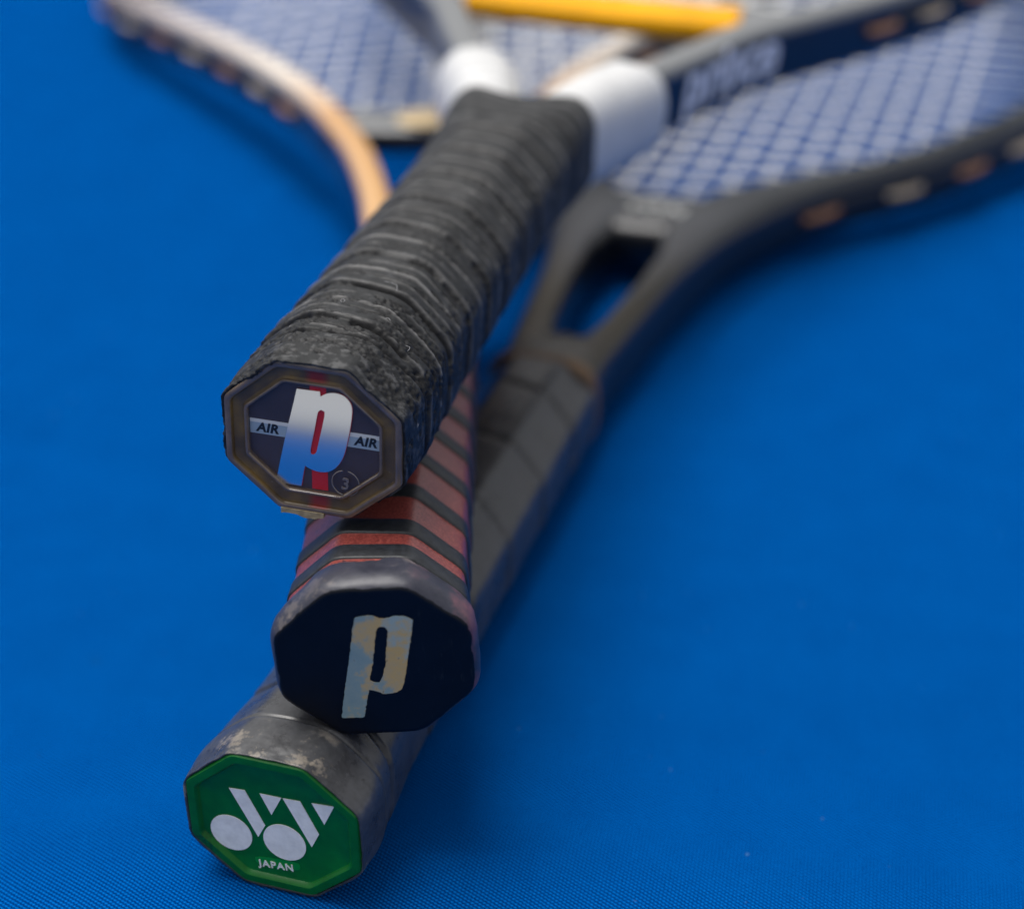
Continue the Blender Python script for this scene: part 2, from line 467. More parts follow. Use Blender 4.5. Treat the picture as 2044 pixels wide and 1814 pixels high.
def vnoise(P, seed=0):
    P = np.asarray(P, float)
    i = np.floor(P).astype(np.int64); f = P - i
    f = f * f * (3 - 2 * f)
    r = 0
    for a in (0, 1):
        for b in (0, 1):
            for c in (0, 1):
                w = (f[..., 0] if a else 1 - f[..., 0]) * (f[..., 1] if b else 1 - f[..., 1]) * (f[..., 2] if c else 1 - f[..., 2])
                r = r + w * _hash(i[..., 0] + a, i[..., 1] + b, i[..., 2] + c, seed)
    return r

def fbm(P, seed=0, octv=4):
    r, a, t = 0, 1.0, 0
    P = np.asarray(P, float)
    for k in range(octv):
        r = r + a * vnoise(P, seed + k); t += a; a *= 0.55; P = P * 2.03
    return r / t

def prof(s, tab):
    t = np.array(tab, float)
    return np.interp(s, t[:, 0], t[:, 1]), np.interp(s, t[:, 0], t[:, 2])

def smooth_prof(tab, n=400):
    """the same table with its kinks rounded"""
    t = np.array(tab, float)
    s = np.linspace(t[0, 0], t[-1, 0], n)
    out = [s]
    for k in (1, 2):
        v = np.interp(s, t[:, 0], t[:, k])
        kern = np.hanning(25); kern /= kern.sum()
        vp = np.concatenate([np.full(12, v[0]), v, np.full(12, v[-1])])
        out.append(np.convolve(vp, kern, 'valid'))
    return np.stack(out, 1)

def grip_mesh(name, S, NT, tab, p, disp, m, parent, warp=None, start_in=1.0):
    th = np.linspace(0, 2 * np.pi, NT, endpoint=False)
    S = np.asarray(S, float)
    w, h = prof(S, tab)
    TH, SS = np.meshgrid(th, S)
    R = oct_r(TH, w[:, None], h[:, None], np.broadcast_to(p, len(S))[:, None])
    R = R + disp(TH, SS, R)
    X, Y, Z = R * np.cos(TH), SS.copy(), R * np.sin(TH)
    if warp is not None: X, Y, Z = warp(X, Y, Z, SS)
    V = np.stack([X, Y, Z], -1).reshape(-1, 3)
    # tuck the first ring in under the wrap so its cut edge has thickness
    r0 = V[:NT].copy(); r0[:, 0] *= start_in; r0[:, 2] *= start_in; r0[:, 1] += 0.25
    r00 = r0.copy(); r00[:, 1] += 2.0
    V = np.vstack([r00, r0, V])
    F = grid_faces(len(S) + 2, NT)
    V, F = capped(V, F, len(S) + 2, NT, True, True)
    return mesh_obj(name, V, F, m, parent)

def cap_mesh(name, rings, w, h, p, m, parent, NT=240, back=True):
    """rings: (inset, y) from the back of the cap to the middle of its face"""
    th = np.linspace(0, 2 * np.pi, NT, endpoint=False)
    V = []
    for i, y in rings:
        r = oct_r(th, w - 2 * i, h - 2 * i, p)
        V.append(np.stack([r * np.cos(th), np.full(NT, y), r * np.sin(th)], -1))
    V = np.concatenate(V)
    F = grid_faces(len(rings), NT)
    V, F = capped(V, F, len(rings), NT, False, True)
    return mesh_obj(name, V, F, m, parent, sharp=0.6)

def ring_mesh(name, rings, w, h, p, m, parent, NT=240):
    th = np.linspace(0, 2 * np.pi, NT, endpoint=False)
    V = []
    for i, y in rings:
        r = oct_r(th, w - 2 * i, h - 2 * i, p)
        V.append(np.stack([r * np.cos(th), np.full(NT, y), r * np.sin(th)], -1))
    return mesh_obj(name, np.concatenate(V), grid_faces(len(rings), NT), m, parent, sharp=0.6)

def chaikin(P, it=2, ang=50):
    P = [np.array(q, float) for q in P]
    for _ in range(it):
        n = len(P); out = []
        for i in range(n):
            a, b, c = P[i - 1], P[i], P[(i + 1) % n]
            u, v = b - a, c - b
            t = abs(math.degrees(math.atan2(u[0] * v[1] - u[1] * v[0], u @ v)))
            if t > ang or t < 2: out.append(b)
            else: out += [b - u * 0.25, b + v * 0.25]
        P = out
    return P

def fill_shape(polys, thick):
    """filled flat outline with holes -> (verts, faces), thickness up from z = 0"""
    cu = bpy.data.curves.new("outline", 'CURVE')
    cu.dimensions = '2D'; cu.fill_mode = 'BOTH'
    cu.extrude = thick / 2
    for P in polys:
        sp = cu.splines.new('POLY'); sp.points.add(len(P) - 1)
        for k, q in enumerate(P): sp.points[k].co = (q[0], q[1], 0, 1)
        sp.use_cyclic_u = True
    return curve_vf(cu, thick)

def curve_vf(cu, thick):
    o = bpy.data.objects.new("outline", cu)
    COL.objects.link(o)
    dg = bpy.context.evaluated_depsgraph_get()
    me = bpy.data.meshes.new_from_object(o.evaluated_get(dg))
    V = np.array([v.co[:] for v in me.vertices]); V[:, 2] += thick / 2
    F = [tuple(p.vertices) for p in me.polygons]
    bpy.data.objects.remove(o); bpy.data.meshes.remove(me); bpy.data.curves.remove(cu)
    return V, F

def text_vf(body, size, thick, shear=0.0, bold=0.0, spacing=1.0):
    cu = bpy.data.curves.new("lettering", 'FONT')
    cu.body = body; cu.size = size; cu.shear = shear; cu.offset = bold
    cu.space_character = spacing
    cu.extrude = thick / 2; cu.resolution_u = 4
    V, F = curve_vf(cu, thick)
    return V, F

def face_mark(name, VF, y0, m, parent, off=(0, 0), rot=0.0):
    """lays a flat shape on the butt face at depth y0 (towards the viewer is -y)"""
    V, F = VF
    c, s = math.cos(rot), math.sin(rot)
    X = V[:, 0] * c - V[:, 1] * s + off[0]
    Z = V[:, 0] * s + V[:, 1] * c + off[1]
    return mesh_obj(name, np.stack([X, y0 - V[:, 2], Z], -1), F, m, parent, smooth=False)

def disc(cx, cz, r, n=48):
    return [(cx + r * math.cos(t), cz + r * math.sin(t)) for t in np.linspace(0, 2 * np.pi, n, endpoint=False)]

# --- frame sweeps
def resample(P, step):
    P = np.asarray(P, float)
    d = np.concatenate([[0], np.cumsum(np.linalg.norm(np.diff(P, axis=0), axis=1))])
    n = max(2, int(d[-1] / step))
    t = np.linspace(0, d[-1], n + 1)
    return np.stack([np.interp(t, d, P[:, k]) for k in range(P.shape[1])], 1)

def catmull(P, n=14):
    P = np.asarray(P, float)
    Q = np.vstack([2 * P[0] - P[1], P, 2 * P[-1] - P[-2]])
    out = []
    for i in range(1, len(Q) - 2):
        for t in np.linspace(0, 1, n, endpoint=False):
            a, b, c, d = Q[i - 1:i + 3]
            out.append(0.5 * (2 * b + (c - a) * t + (2 * a - 5 * b + 4 * c - d) * t * t + (3 * b - a - 3 * c + d) * t ** 3))
    out.append(Q[-2])
    return np.array(out)

def normals2(P):
    T = np.gradient(P, axis=0); T /= np.linalg.norm(T, axis=1)[:, None]
    return T, np.stack([T[:, 1], -T[:, 0]], 1)          # N points to the right of the travel direction

def superell(n, a, b, e):
    t = np.linspace(0, 2 * np.pi, n, endpoint=False)
    c, s = np.cos(t), np.sin(t)
    return np.sign(c) * np.abs(c) ** (2 / e) * a, np.sign(s) * np.abs(s) ** (2 / e) * b

def sweep(P, wa, hb, e=4.0, nsec=24, z0=0.0, ends=True):
    """P: (n,2) plan path; wa, hb: half width and half height along it"""
    n = len(P)
    T, Nn = normals2(P)
    wa = np.broadcast_to(wa, n); hb = np.broadcast_to(hb, n); z0 = np.broadcast_to(z0, n)
    V = []
    for i in range(n):
        a, b = superell(nsec, wa[i], hb[i], e)
        V.append(np.stack([P[i, 0] + Nn[i, 0] * a, P[i, 1] + Nn[i, 1] * a, b + z0[i]], -1))
    V = np.concatenate(V)
    F = grid_faces(n, nsec)
    if ends: V, F = capped(V, F, n, nsec)
    return V, F

def tube3(P, r, nsec=6, closed=False):
    P = np.asarray(P, float)
    T = np.gradient(P, axis=0); T /= np.linalg.norm(T, axis=1)[:, None]
    ref = np.array([0, 0, 1.0]) if abs(T[0] @ np.array([0, 0, 1.0])) < 0.9 else np.array([1.0, 0, 0])
    V = []
    for i in range(len(P)):
        n = np.cross(T[i], ref); n /= np.linalg.norm(n); b = np.cross(n, T[i])
        for t in np.linspace(0, 2 * np.pi, nsec, endpoint=False):
            V.append(P[i] + r * (math.cos(t) * n + math.sin(t) * b))
    V = np.array(V); F = grid_faces(len(P), nsec)
    V, F = capped(V, F, len(P), nsec)
    return V, F

def hoop_path(outer, hw, widths=None):
    """outer: right-hand outline (x, s) from the throat up to the tip -> centre line right side up, over the tip and down the left"""
    R = catmull(outer)
    L = R[::-1].copy(); L[:, 0] *= -1
    P = np.vstack([R, L[1:]])
    P = resample(P, 2.5)
    # soften, then move inwards by half the frame's width
    for _ in range(3):
        P[1:-1] = 0.25 * P[:-2] + 0.5 * P[1:-1] + 0.25 * P[2:]
    T, Nn = normals2(P)
    v = np.full(len(P), float(hw))
    if widths is not None: v = np.interp(P[:, 1], [q[0] for q in widths], [q[1] for q in widths])
    return P - Nn * v[:, None], v

def polyline_hits(P, axis, val):
    out = []
    for i in range(len(P) - 1):
        a, b = P[i, axis] - val, P[i + 1, axis] - val
        if a * b < 0:
            t = a / (a - b)
            out.append(P[i, 1 - axis] + t * (P[i + 1, 1 - axis] - P[i, 1 - axis]))
    return out

def racket(name, label, pos, az, el, roll):
    a = np.array([math.sin(az) * math.cos(el), math.cos(az) * math.cos(el), math.sin(el)])
    x = np.cross(a, [0, 0, 1.0]); x /= np.linalg.norm(x); z = np.cross(x, a)
    x2 = math.cos(roll) * x + math.sin(roll) * z
    z2 = -math.sin(roll) * x + math.cos(roll) * z
    o = bpy.data.objects.new(name, None)
    COL.objects.link(o)
    o.empty_display_size = 0.02
    o.matrix_world = Matrix(((x2[0], a[0], z2[0], pos[0] * MM), (x2[1], a[1], z2[1], pos[1] * MM),
                             (x2[2], a[2], z2[2], pos[2] * MM), (0, 0, 0, 1)))
    o['label'] = label; o['category'] = 'tennis racket'; o['group'] = 'tennis rackets piled at their grips'
    return o

def frame_and_strings(root, outer, hw, hh, paint, bridge_pts, bridge_hw, bridge_hh, bridge_mat, xs, ys, bz=0.0, widths=None):
    C, hwv = hoop_path(outer, hw, widths)
    V, F = sweep(C, hwv, hh, 4.5, 28)
    fr = mesh_obj('frame', V, F, paint, root)
    # bridge across the throat
    B = resample(catmull(bridge_pts), 3.0)
    V, F = sweep(B, bridge_hw, bridge_hh, 4.0, 24, bz)
    br = mesh_obj('throat_bridge', V, F, bridge_mat, root)
    bx = B[:, 0]; by = B[:, 1]
    # grommet strip round the outside of the head
    T, Nn = normals2(C)
    head = [i for i in range(len(C)) if C[i, 1] > by.mean() + 26]
    H = C[head] + Nn[head] * (hwv[head] + 0.3)[:, None]
    tap = np.clip(np.minimum(np.arange(len(H)), np.arange(len(H))[::-1]) / 6.0, 0.15, 1)
    V, F = sweep(H - Nn[head] * (0.9 * (1 - tap))[:, None], 0.9, hh * 0.42 * tap, 3.0, 12)
    mesh_obj('grommet_strip', V, F, M['strip'], root)
    # strings: woven, each its own mesh
    top_path = C
    rs = 0.64
    mains, crosses = [], []
    for x in xs:
        hits = polyline_hits(top_path, 0, x) if abs(x) > 0.01 else polyline_hits(top_path, 0, 0.02)
        s1 = max(hits)
        lo = [q for q in hits if q < s1 - 60]
        inb = bx.min() < x < bx.max()
        s0 = np.interp(x, bx, by) + (bridge_hw - 4) if inb else max(lo)
        if not inb and s0 < by.mean(): s0 = by.mean()
        mains.append((x, s0, s1))
    for y in ys:
        hits = polyline_hits(top_path, 1, y)
        crosses.append((y, min(hits), max(hits)))
    for k, (x, s0, s1) in enumerate(mains):
        yy = [s0] + [y + d for y in ys if s0 + 5 < y < s1 - 5 for d in (-1.6, 1.6)] + [s1]
        zz = [0.0] + [(0.35 if (j + k) % 2 else -0.35) for j, y in enumerate(ys) if s0 + 5 < y < s1 - 5 for d in (0, 1)] + [0.0]
        P = np.stack([np.full(len(yy), x), yy, zz], 1)
        V, F = tube3(P, rs, 6); mesh_obj('main_string', V, F, M['string'], root)
    for j, (y, x0, x1) in enumerate(crosses):
        q = [(x, k) for k, (x, s0, s1) in enumerate(mains) if x0 + 5 < x < x1 - 5 and s0 + 5 < y < s1 - 5]
        q = sorted(q)
        xx = [x0] + [x + d for x, k in q for d in (-1.6, 1.6)] + [x1]
        zz = [0.0] + [(-0.5 if (j + k) % 2 else 0.62) for x, k in q for d in (0, 1)] + [0.0]
        P = np.stack([xx, np.full(len(xx), y), zz], 1)
        V, F = tube3(P, rs, 6); mesh_obj('cross_string', V, F, M['string'], root)
    # string loops bridging neighbouring grommets on the outside of the hoop
    if True:
        n = len(C)
        for side in (1, -1):
            for j in range(0 if side > 0 else 1, len(ys) - 1, 2):
                idx = [i for i in range(n) if ys[j] - 2.5 < C[i, 1] < ys[j + 1] + 2.5 and C[i, 0] * side > 0]
                if len(idx) < 3: continue
                idx = idx[:7]
                bul = np.sin(np.linspace(0, np.pi, len(idx)))
                Q = C[idx] + Nn[idx] * (hwv[idx] + 0.6 + 1.5 * bul)[:, None]
                P = np.column_stack([Q, np.zeros(len(Q))])
                V, F = tube3(P, 1.5, 8); mesh_obj('string_loop', V, F, M[('loop', 'loop', 'loop_pale', 'loop_brown')[(j * 7 + (3 if side > 0 else 0)) % 4]], root)
    return C, fr, br

def side_text(name, body, size, C, i0, hw, z0, m, parent, shear=0.25, reverse=False, bold=0.0):
    """lettering wrapped on the outer flank of a frame arm, starting at path point i0"""
    V, F = text_vf(body, size, 0.25, shear, bold)
    T, Nn = normals2(C)
    d = np.concatenate([[0], np.cumsum(np.linalg.norm(np.diff(C[i0:], axis=0), axis=1))])
    u = V[:, 0]
    px = np.interp(u, d, C[i0:, 0]); py = np.interp(u, d, C[i0:, 1])
    nx = np.interp(u, d, Nn[i0:, 0]); ny = np.interp(u, d, Nn[i0:, 1])
    off = hw + 0.02 + V[:, 2]
    W = np.stack([px + nx * off, py + ny * off, V[:, 1] + z0], -1)
    return mesh_obj(name, W, F, m, parent, smooth=False)

# ------------------------------------------------------------------ ground: one blue woven sheet
def make_ground():
    t = np.linspace(-1, 1, 361)
    g = np.sign(t) * (0.75 * np.abs(t) + 5.3 * np.abs(t) ** 5)       # fine near the rackets, coarse far off
    gx, gy = np.meshgrid(g, g + 0.55)
    P = np.stack([gx * 5.0, gy * 5.0, np.zeros_like(gx)], -1)
    # slack in the cloth: shallow dips away from where the rackets press it flat
    ax_, ay_ = -0.046, 0.261
    dx_, dy_ = math.sin(0.3145), math.cos(0.3145)
    t_ = np.clip((gx - ax_) * dx_ + (gy - ay_) * dy_, 0, 0.68)
    dist = np.hypot(gx - ax_ - t_ * dx_, gy - ay_ - t_ * dy_)
    free = np.clip((dist - 0.03) / 0.14, 0, 1)
    z = -0.006 * free * (fbm(P * 0.6, 3, 2) - 0.15)
    # an old fold running across the right-hand side
    q = (gx - 0.075) * 0.42 + (gy - 0.345) * 0.91
    z = z - 0.0055 * free * (1 - np.tanh(q / 0.018)) - 0.0010 * free * np.exp(-(q / 0.004) ** 2)
    z = z + 0.0
    V = np.stack([gx, gy, np.minimum(z, -0.00005)], -1).reshape(-1, 3)
    n = len(t)
    F = grid_faces(n, n, closed=False)
    o = mesh_obj('ground', V / MM, F, M['cloth'], None, recalc=False)
    o['kind'] = 'structure'
    o['label'] = 'blue woven cloth spread out under the three rackets'
    return o
make_ground()

# ================================================================== racket with the green cap (bottom of the pile)
C_ = racket('tennis_racket', 'tennis racket with smooth worn black grip and green octagonal end cap, lowest in the pile',
            (-46.07, 261.326, 17.037), 0.3145, -0.0119, 0.01394)
tabC = smooth_prof([(0, 36.8, 33.0), (3, 37.6, 33.8), (8, 38.8, 34.8), (16, 36.6, 33.0), (30, 33.6, 30.2), (60, 32.6, 29.2), (176, 31.0, 27.4)])
def dispC(TH, S, R):
    ph = S / 27.0 - TH / (2 * np.pi) + 0.40
    f = ph - np.floor(ph)
    seam = -0.75 * np.exp(-(np.minimum(f, 1 - f) * 27.0 / 0.55) ** 2) + 0.35 * (1 - f)
    ring = -0.4 * np.exp(-((S - 11.5 - 0.8 * np.sin(TH * 1.0)) / 0.4) ** 2)
    P = np.stack([R * np.cos(TH), S, R * np.sin(TH)], -1)
    k = np.clip((S - 3) / 3, 0, 1)
    return seam * np.clip((S - 13) / 3, 0, 1) + ring + 0.22 * (fbm(P * 0.16, 21) - 0.5) * k + 0.5 * (fbm(P * 0.5, 33) - 0.5) * np.exp(-S / 4)
S = np.concatenate([np.arange(0.2, 40, 0.3), np.arange(40, 176, 0.9)])
grC = grip_mesh('grip', S, 240, tabC, np.interp(S, [0, 14, 40], [26, 13, 30]), dispC, M['leather'], C_, start_in=0.975)
capC = cap_mesh('end_cap', [(0.2, 6), (0.2, 0.9), (0.25, 0.5), (0.6, 0.05), (1.0, 0.0), (2.15, 0.0), (2.45, 0.25), (2.8, 0.95), (3.0, 1.05), (9, 1.05)], 36.6, 32.8, 60, M['green'], C_)
for k, P in enumerate([[(-9.03, 6.69), (-5.68, 6.93), (-2.08, -1.06), (-3.82, -4.44)], [(2.28, 6.98), (5.87, 7.18), (9.26, -0.26), (7.51, -3.97)]]):
    face_mark('logo_bar', fill_shape([P], 0.12), 1.04, M['white_print'], capC)
for P in ([(-2.54, 6.94), (1.98, 7.0), (-0.46, 2.09)], [(8.27, 7.36), (12.9, 7.70), (10.57, 2.6)]):
    face_mark('logo_triangle', fill_shape([P], 0.12), 1.04, M['white_print'], capC)
for c, r in (((-9.62, -4.92), 4.42), ((1.76, -4.36), 4.48)):
    face_mark('logo_disc', fill_shape([disc(c[0], c[1], r, 64)], 0.12), 1.04, M['white_print'], capC)
bl = chaikin([(-4.8, -9.6), (4.0, -8.9), (4.7, -9.8), (4.3, -11.3), (-4.3, -11.9), (-5.2, -10.8)], 3, 100)
face_mark('lettering_patch', fill_shape([bl], 0.05), 1.045, M['green_blob'], capC)
face_mark('lettering', text_vf("JAPAN", 2.35, 0.12, 0.0, 0.04, 1.16), 0.99, M['white_print'], capC, (-4.25, -12.05), math.radians(4.5))
V, F = sweep(np.array([(0, 172.5), (0, 173.5), (0, 176.5), (0, 177.5)], float), [15.3, 15.8, 15.8, 14.8], [13.5, 14.0, 14.0, 13.0], 3.2, 40)
mesh_obj('finishing_tape', V, F, M['olive'], C_)
V, F = sweep(np.array([(0, 174), (0, 178), (0, 186), (0, 195), (0, 200)], float), [14.8, 15.0, 15.2, 15.0, 12], [12.5, 11.5, 10.0, 9.0, 8.0], 3.6, 32)
mesh_obj('shaft', V, F, M['paint_black'], C_)
outC = [(13.6, 178), (15.6, 197), (17.8, 218), (20.0, 238), (23.4, 257), (32, 288), (50, 321), (70, 344), (89, 368), (116, 418), (131, 468), (136, 512), (131, 560), (113, 610), (80, 650), (40, 676), (0.01, 683)]
CC, frC, brC = frame_and_strings(C_, outC, 5.8, 9.0, M['paint_black'],
    [(-23, 294), (-15, 293), (0, 292), (15, 293), (23, 294)], 15.0, 8.0, M['paint_black'],
    [(k - 7.5) * 11.2 + 0 for k in range(16)], [322 + k * 12.6 for k in range(27)], 0.0,
    [(178, 6.4), (196, 6.0), (210, 5.2), (238, 5.2), (258, 6.6), (277, 10.8), (298, 12.3), (318, 9.0), (342, 6.2), (400, 5.8)])
V, F = text_vf("YONEX", 8.2, 0.2, 0.15, 0.15, 1.15)
mesh_obj('lettering', np.stack([V[:, 0] - 8, V[:, 1] + 289, V[:, 2] + 7.95], -1), F, M['grey_print'], brC, smooth=False)

# ================================================================== racket with the red grip (middle of the pile)
B_ = racket('tennis_racket', 'tennis racket with red grip spiralled in black and dark rubber butt, between the other two',
            (-25.797, 271.95, 48.53), 0.0050, -0.05133, 0.06434)
tabB = smooth_prof([(0, 35.4, 31.6), (8, 35.4, 31.6), (20, 33.8, 30.2), (40, 33.2, 29.6), (185, 31.5, 27.6)])

def dispB(TH, S, R):
    P = np.stack([R * np.cos(TH), S, R * np.sin(TH)], -1)
    return 0.25 * (fbm(P * 0.2, 5) - 0.5)
S = np.concatenate([np.arange(4.0, 60, 0.4), np.arange(60, 186, 1.0)])
grB = grip_mesh('grip', S, 200, tabB, 32, dispB, M['red'], B_, start_in=0.97)
# black band wound round the red tape
TURN = np.array([-0.5, 0, 1, 2, 13.0]); AT = np.array([10.5, 14.6, 24.6, 39.5, 203.0])     # where each turn crosses the top
th = np.linspace(2 * np.pi * -0.25, 2 * np.pi * 11.8, 1500)
sec = [(-2.8, -0.3), (-2.7, 0.25), (-2.2, 0.42), (0, 0.40), (2.2, 0.42), (2.7, 0.25), (2.8, -0.3)]
V = []
for ds, dr in sec:
    s = np.interp(th / (2 * np.pi) - 0.25, TURN, AT) + ds
    s = np.clip(s, 4.5, 184)
    w, h = prof(s, tabB)
    r = oct_r(th % (2 * np.pi), w, h, 32) + dr
    P = np.stack([r * np.cos(th), s, r * np.sin(th)], -1)
    V.append(P)
V = np.stack(V, 1).reshape(-1, 3)
mesh_obj('spiral_band', V, grid_faces(len(th), len(sec), closed=False), M['band'], grB)
# rubber butt: flared skirt and flat face
def dispCap(TH, S, R):
    P = np.stack([R * np.cos(TH), S * 1.3, R * np.sin(TH)], -1)
    return 0.7 * (fbm(P * 0.22, 51) - 0.5)
NT = 240
th = np.linspace(0, 2 * np.pi, NT, endpoint=False)
rings = []
for s, w, h, p in [(11.0, 35.0, 31.2, 18), (10.6, 35.9, 32.1, 18), (10.0, 36.4, 32.6, 18), (8.0, 37.6, 33.9, 18), (6.0, 38.7, 35.0, 18), (4.4, 39.2, 35.4, 18), (3.0, 39.2, 35.4, 18), (2.0, 38.8, 35.0, 20), (1.2, 38.2, 34.4, 24), (0.5, 37.5, 33.6, 28), (0.15, 36.7, 32.8, 30)]:
    r = oct_r(th, w, h, p)
    edge = 1.2 * (fbm(np.stack([np.cos(th) * 3, np.sin(th) * 3, np.zeros(NT)], -1), 77) - 0.5) if s > 9.5 else 0
    r = r + dispCap(th, np.full(NT, s), r) * (1 if s > 1 else 0.35)
    rings.append(np.stack([r * np.cos(th), np.full(NT, s) + edge * 2.2, r * np.sin(th)], -1))
mesh_obj('butt_cap', np.concatenate(rings), grid_faces(len(rings), NT), M['cap_rubber'], B_)
capB = bpy.data.objects['butt_cap']
V = []
for i, y in [(-0.15, 0.6), (0.0, 0.18), (0.5, 0.0), (1.0, 0.0), (9, 0.0)]:
    r = oct_r(th, 36.9 - 2 * i, 33.0 - 2 * i, 30)
    if i < 2: r = r + 0.5 * (fbm(np.stack([np.cos(th) * 9, np.sin(th) * 9, np.zeros(NT)], -1), 91) - 0.5)
    V.append(np.stack([r * np.cos(th), np.full(NT, y), r * np.sin(th)], -1))
V, F = capped(np.concatenate(V), grid_faces(5, NT), 5, NT, False, True)
mesh_obj('cap_face', V, F, M['cap_face'], capB, sharp=0.9)
P_B = [(-2.5, 10.45), (-0.1, 10.75), (1.22, 10.32), (2.08, 9.88), (3.15, 9.97), (4.39, 10.25), (5.76, 10.3), (7.24, 9.9), (8.0, 9.1), (7.53, 6.5), (6.7, 2.5), (5.9, -1.18), (5.2, -4.52), (4.57, -6.18), (3.64, -6.96), (2.7, -7.1), (1.74, -7.3), (0.53, -6.98), (-0.5, -6.42), (-1.7, -6.03), (-2.16, -7.7), (-3.3, -12.5), (-7.67, -12.35), (-6.33, -5.83), (-5.1, -0.26), (-3.89, 5.23), (-3.19, 9.2)]
H_B = [(1.28, 7.93), (2.07, 8.24), (2.94, 7.8), (3.15, 6.86), (2.67, 4.32), (2.11, 1.01), (1.98, -0.5), (1.55, -1.9), (0.82, -4.15), (-0.01, -4.65), (-1.39, -3.78), (-0.79, -1.75), (-0.18, 1.21), (0.51, 4.87), (0.98, 7.23)]
rng = np.random.default_rng(4)
def ragged(P, amp, step=0.45):
    P = np.array([*P, P[0]], float); Q = resample(P, step)[:-1]
    return [tuple(q + rng.normal(0, amp, 2)) for q in Q]
face_mark('emblem', fill_shape([ragged(chaikin(P_B, 2), 0.045), ragged(chaikin(H_B, 2), 0.06)], 0.12), 0.01, M['decal'], capB)
outB = [(14.0, 180), (17.5, 205), (21.0, 232), (28.5, 268), (38.5, 299), (51, 331), (73.5, 374), (98, 412), (123, 448), (143.5, 478), (153, 505), (153, 535), (140, 570), (116, 615), (79, 652), (38, 676), (0.01, 684)]
V, F = sweep(np.array([(0, 184), (0, 190), (0, 205), (0, 222)], float), [14.8, 14.4, 13.2, 10], [13.0, 12, 10.8, 9.8], 3.6, 32)
mesh_obj('shaft', V, F, M['paint_tan'], B_)
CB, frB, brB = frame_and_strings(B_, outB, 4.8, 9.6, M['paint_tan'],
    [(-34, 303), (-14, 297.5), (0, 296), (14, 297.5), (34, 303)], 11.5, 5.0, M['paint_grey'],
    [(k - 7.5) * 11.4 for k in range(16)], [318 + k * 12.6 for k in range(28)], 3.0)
dc = chaikin([(-13, 286), (9, 284.5), (9.5, 302), (-12.5, 304)], 2, 120)
V, F = fill_shape([dc], 0.2)
mesh_obj('decal', np.stack([V[:, 0], V[:, 1], V[:, 2] + 7.95], -1), F, M['tan_decal'], brB, smooth=False)

# ================================================================== racket with the clear cap (top of the pile)
A_ = racket('tennis_racket', 'tennis racket with frayed black grip, clear end cap and yellow bridge, topmost in the pile',
            (-38.016, 297.834, 81.537), math.radians(14.0), -0.03499, -0.02427)
tabA = smooth_prof([(0, 36.3, 33.3), (3, 36.6, 33.6), (8, 37.6, 34.4), (20, 37.4, 34.4), (45, 36.0, 33.2), (110, 35.2, 32.2), (135, 36.0, 32.2), (165, 40.0, 31.0)])
WEAR_AND_LIGHT = {}
def dispA(TH, S, R):
    X, Z = R * np.cos(TH), R * np.sin(TH)
    P = np.stack([X, S, Z], -1)
    wob = 0.9 * (fbm(P * 0.10, 61) - 0.5)
    ph = (S + 2.0 * wob) / 16.5 - TH / (2 * np.pi) + 0.15
    f = ph - np.floor(ph)
    live = np.clip((S - 12.2 - 1.2 * wob) / 0.8, 0, 1)
    gau = lambda x, w: np.exp(-(x / w) ** 2)
    patch = lambda sc_, seed, lo, k: np.clip((fbm(P * sc_, seed) - lo) * k, 0, 1)
    lip = 0.72 * (1 - f) * np.clip(f / 0.025, 0, 1)
    jag = 0.35 * (vnoise(P * 0.9, 66) - 0.5)
    g0 = (np.minimum(f, 1 - f)) * 16.5 + jag
    g1, g2, g3 = (f - 0.27) * 16.5 + jag, (f - 0.52) * 16.5 + jag, (f - 0.76) * 16.5 + jag
    crack = 1.15 * gau(g0, 0.55) * patch(0.17, 71, 0.36, 8)
    crack = crack + 1.15 * gau(g2 - 1.1, 0.48) * patch(0.20, 75, 0.46, 12)
    crack = crack + 0.60 * gau(g3 - 0.9, 0.30) * patch(0.22, 80, 0.48, 12)
    crack = crack + 0.60 * gau(g1 - 0.9, 0.30) * patch(0.22, 82, 0.49, 12)
    ridge = 0.40 * gau(g2, 0.50) * patch(0.2, 73, 0.28, 6) + 0.24 * gau(g1, 0.42) * patch(0.2, 77, 0.36, 5) + 0.24 * gau(g3, 0.42) * patch(0.2, 79, 0.36, 5)
    d = live * (lip + ridge - crack)
    # torn, crumbled places, mostly near the butt
    near = np.clip(1.25 - S / 85, 0.0, 1)
    worn = patch(np.array([0.15, 0.34, 0.15]), 81, 0.53, 12) * near
    crumb = patch(np.array([0.30, 0.7, 0.30]), 101, 0.44, 8) * gau(S - 18, 9.0)
    rough = np.clip(worn + crumb, 0, 1)
    fine = fbm(P * 1.25, 83, 3) - 0.5
    d = d + rough * (1.25 * fine - 0.25) + 0.07 * (fbm(P * 0.3, 91, 2) - 0.5)
    band = gau(S - 12.6 - 1.3 * wob + jag, 0.45) * patch(0.12, 97, 0.36, 8)
    d = d - 0.9 * band + 0.15 * (1 - live)
    d = d + (fbm(P * 0.9, 99, 4) - 0.5) * 0.55 * np.exp(-S / 2.0)
    WEAR_AND_LIGHT['dark'] = np.clip(0.85 * rough * (0.5 + 1.6 * np.clip(-fine * 3 + 0.2, 0, 1)) + 1.0 * live * np.clip(crack * 1.5, 0, 1) + 1.1 * band, 0, 1)
    WEAR_AND_LIGHT['pale'] = np.clip(live * (ridge * 1.7 + 0.35 * gau(f * 16.5 - 0.9, 0.5)) * (1 - rough), 0, 1)
    return d
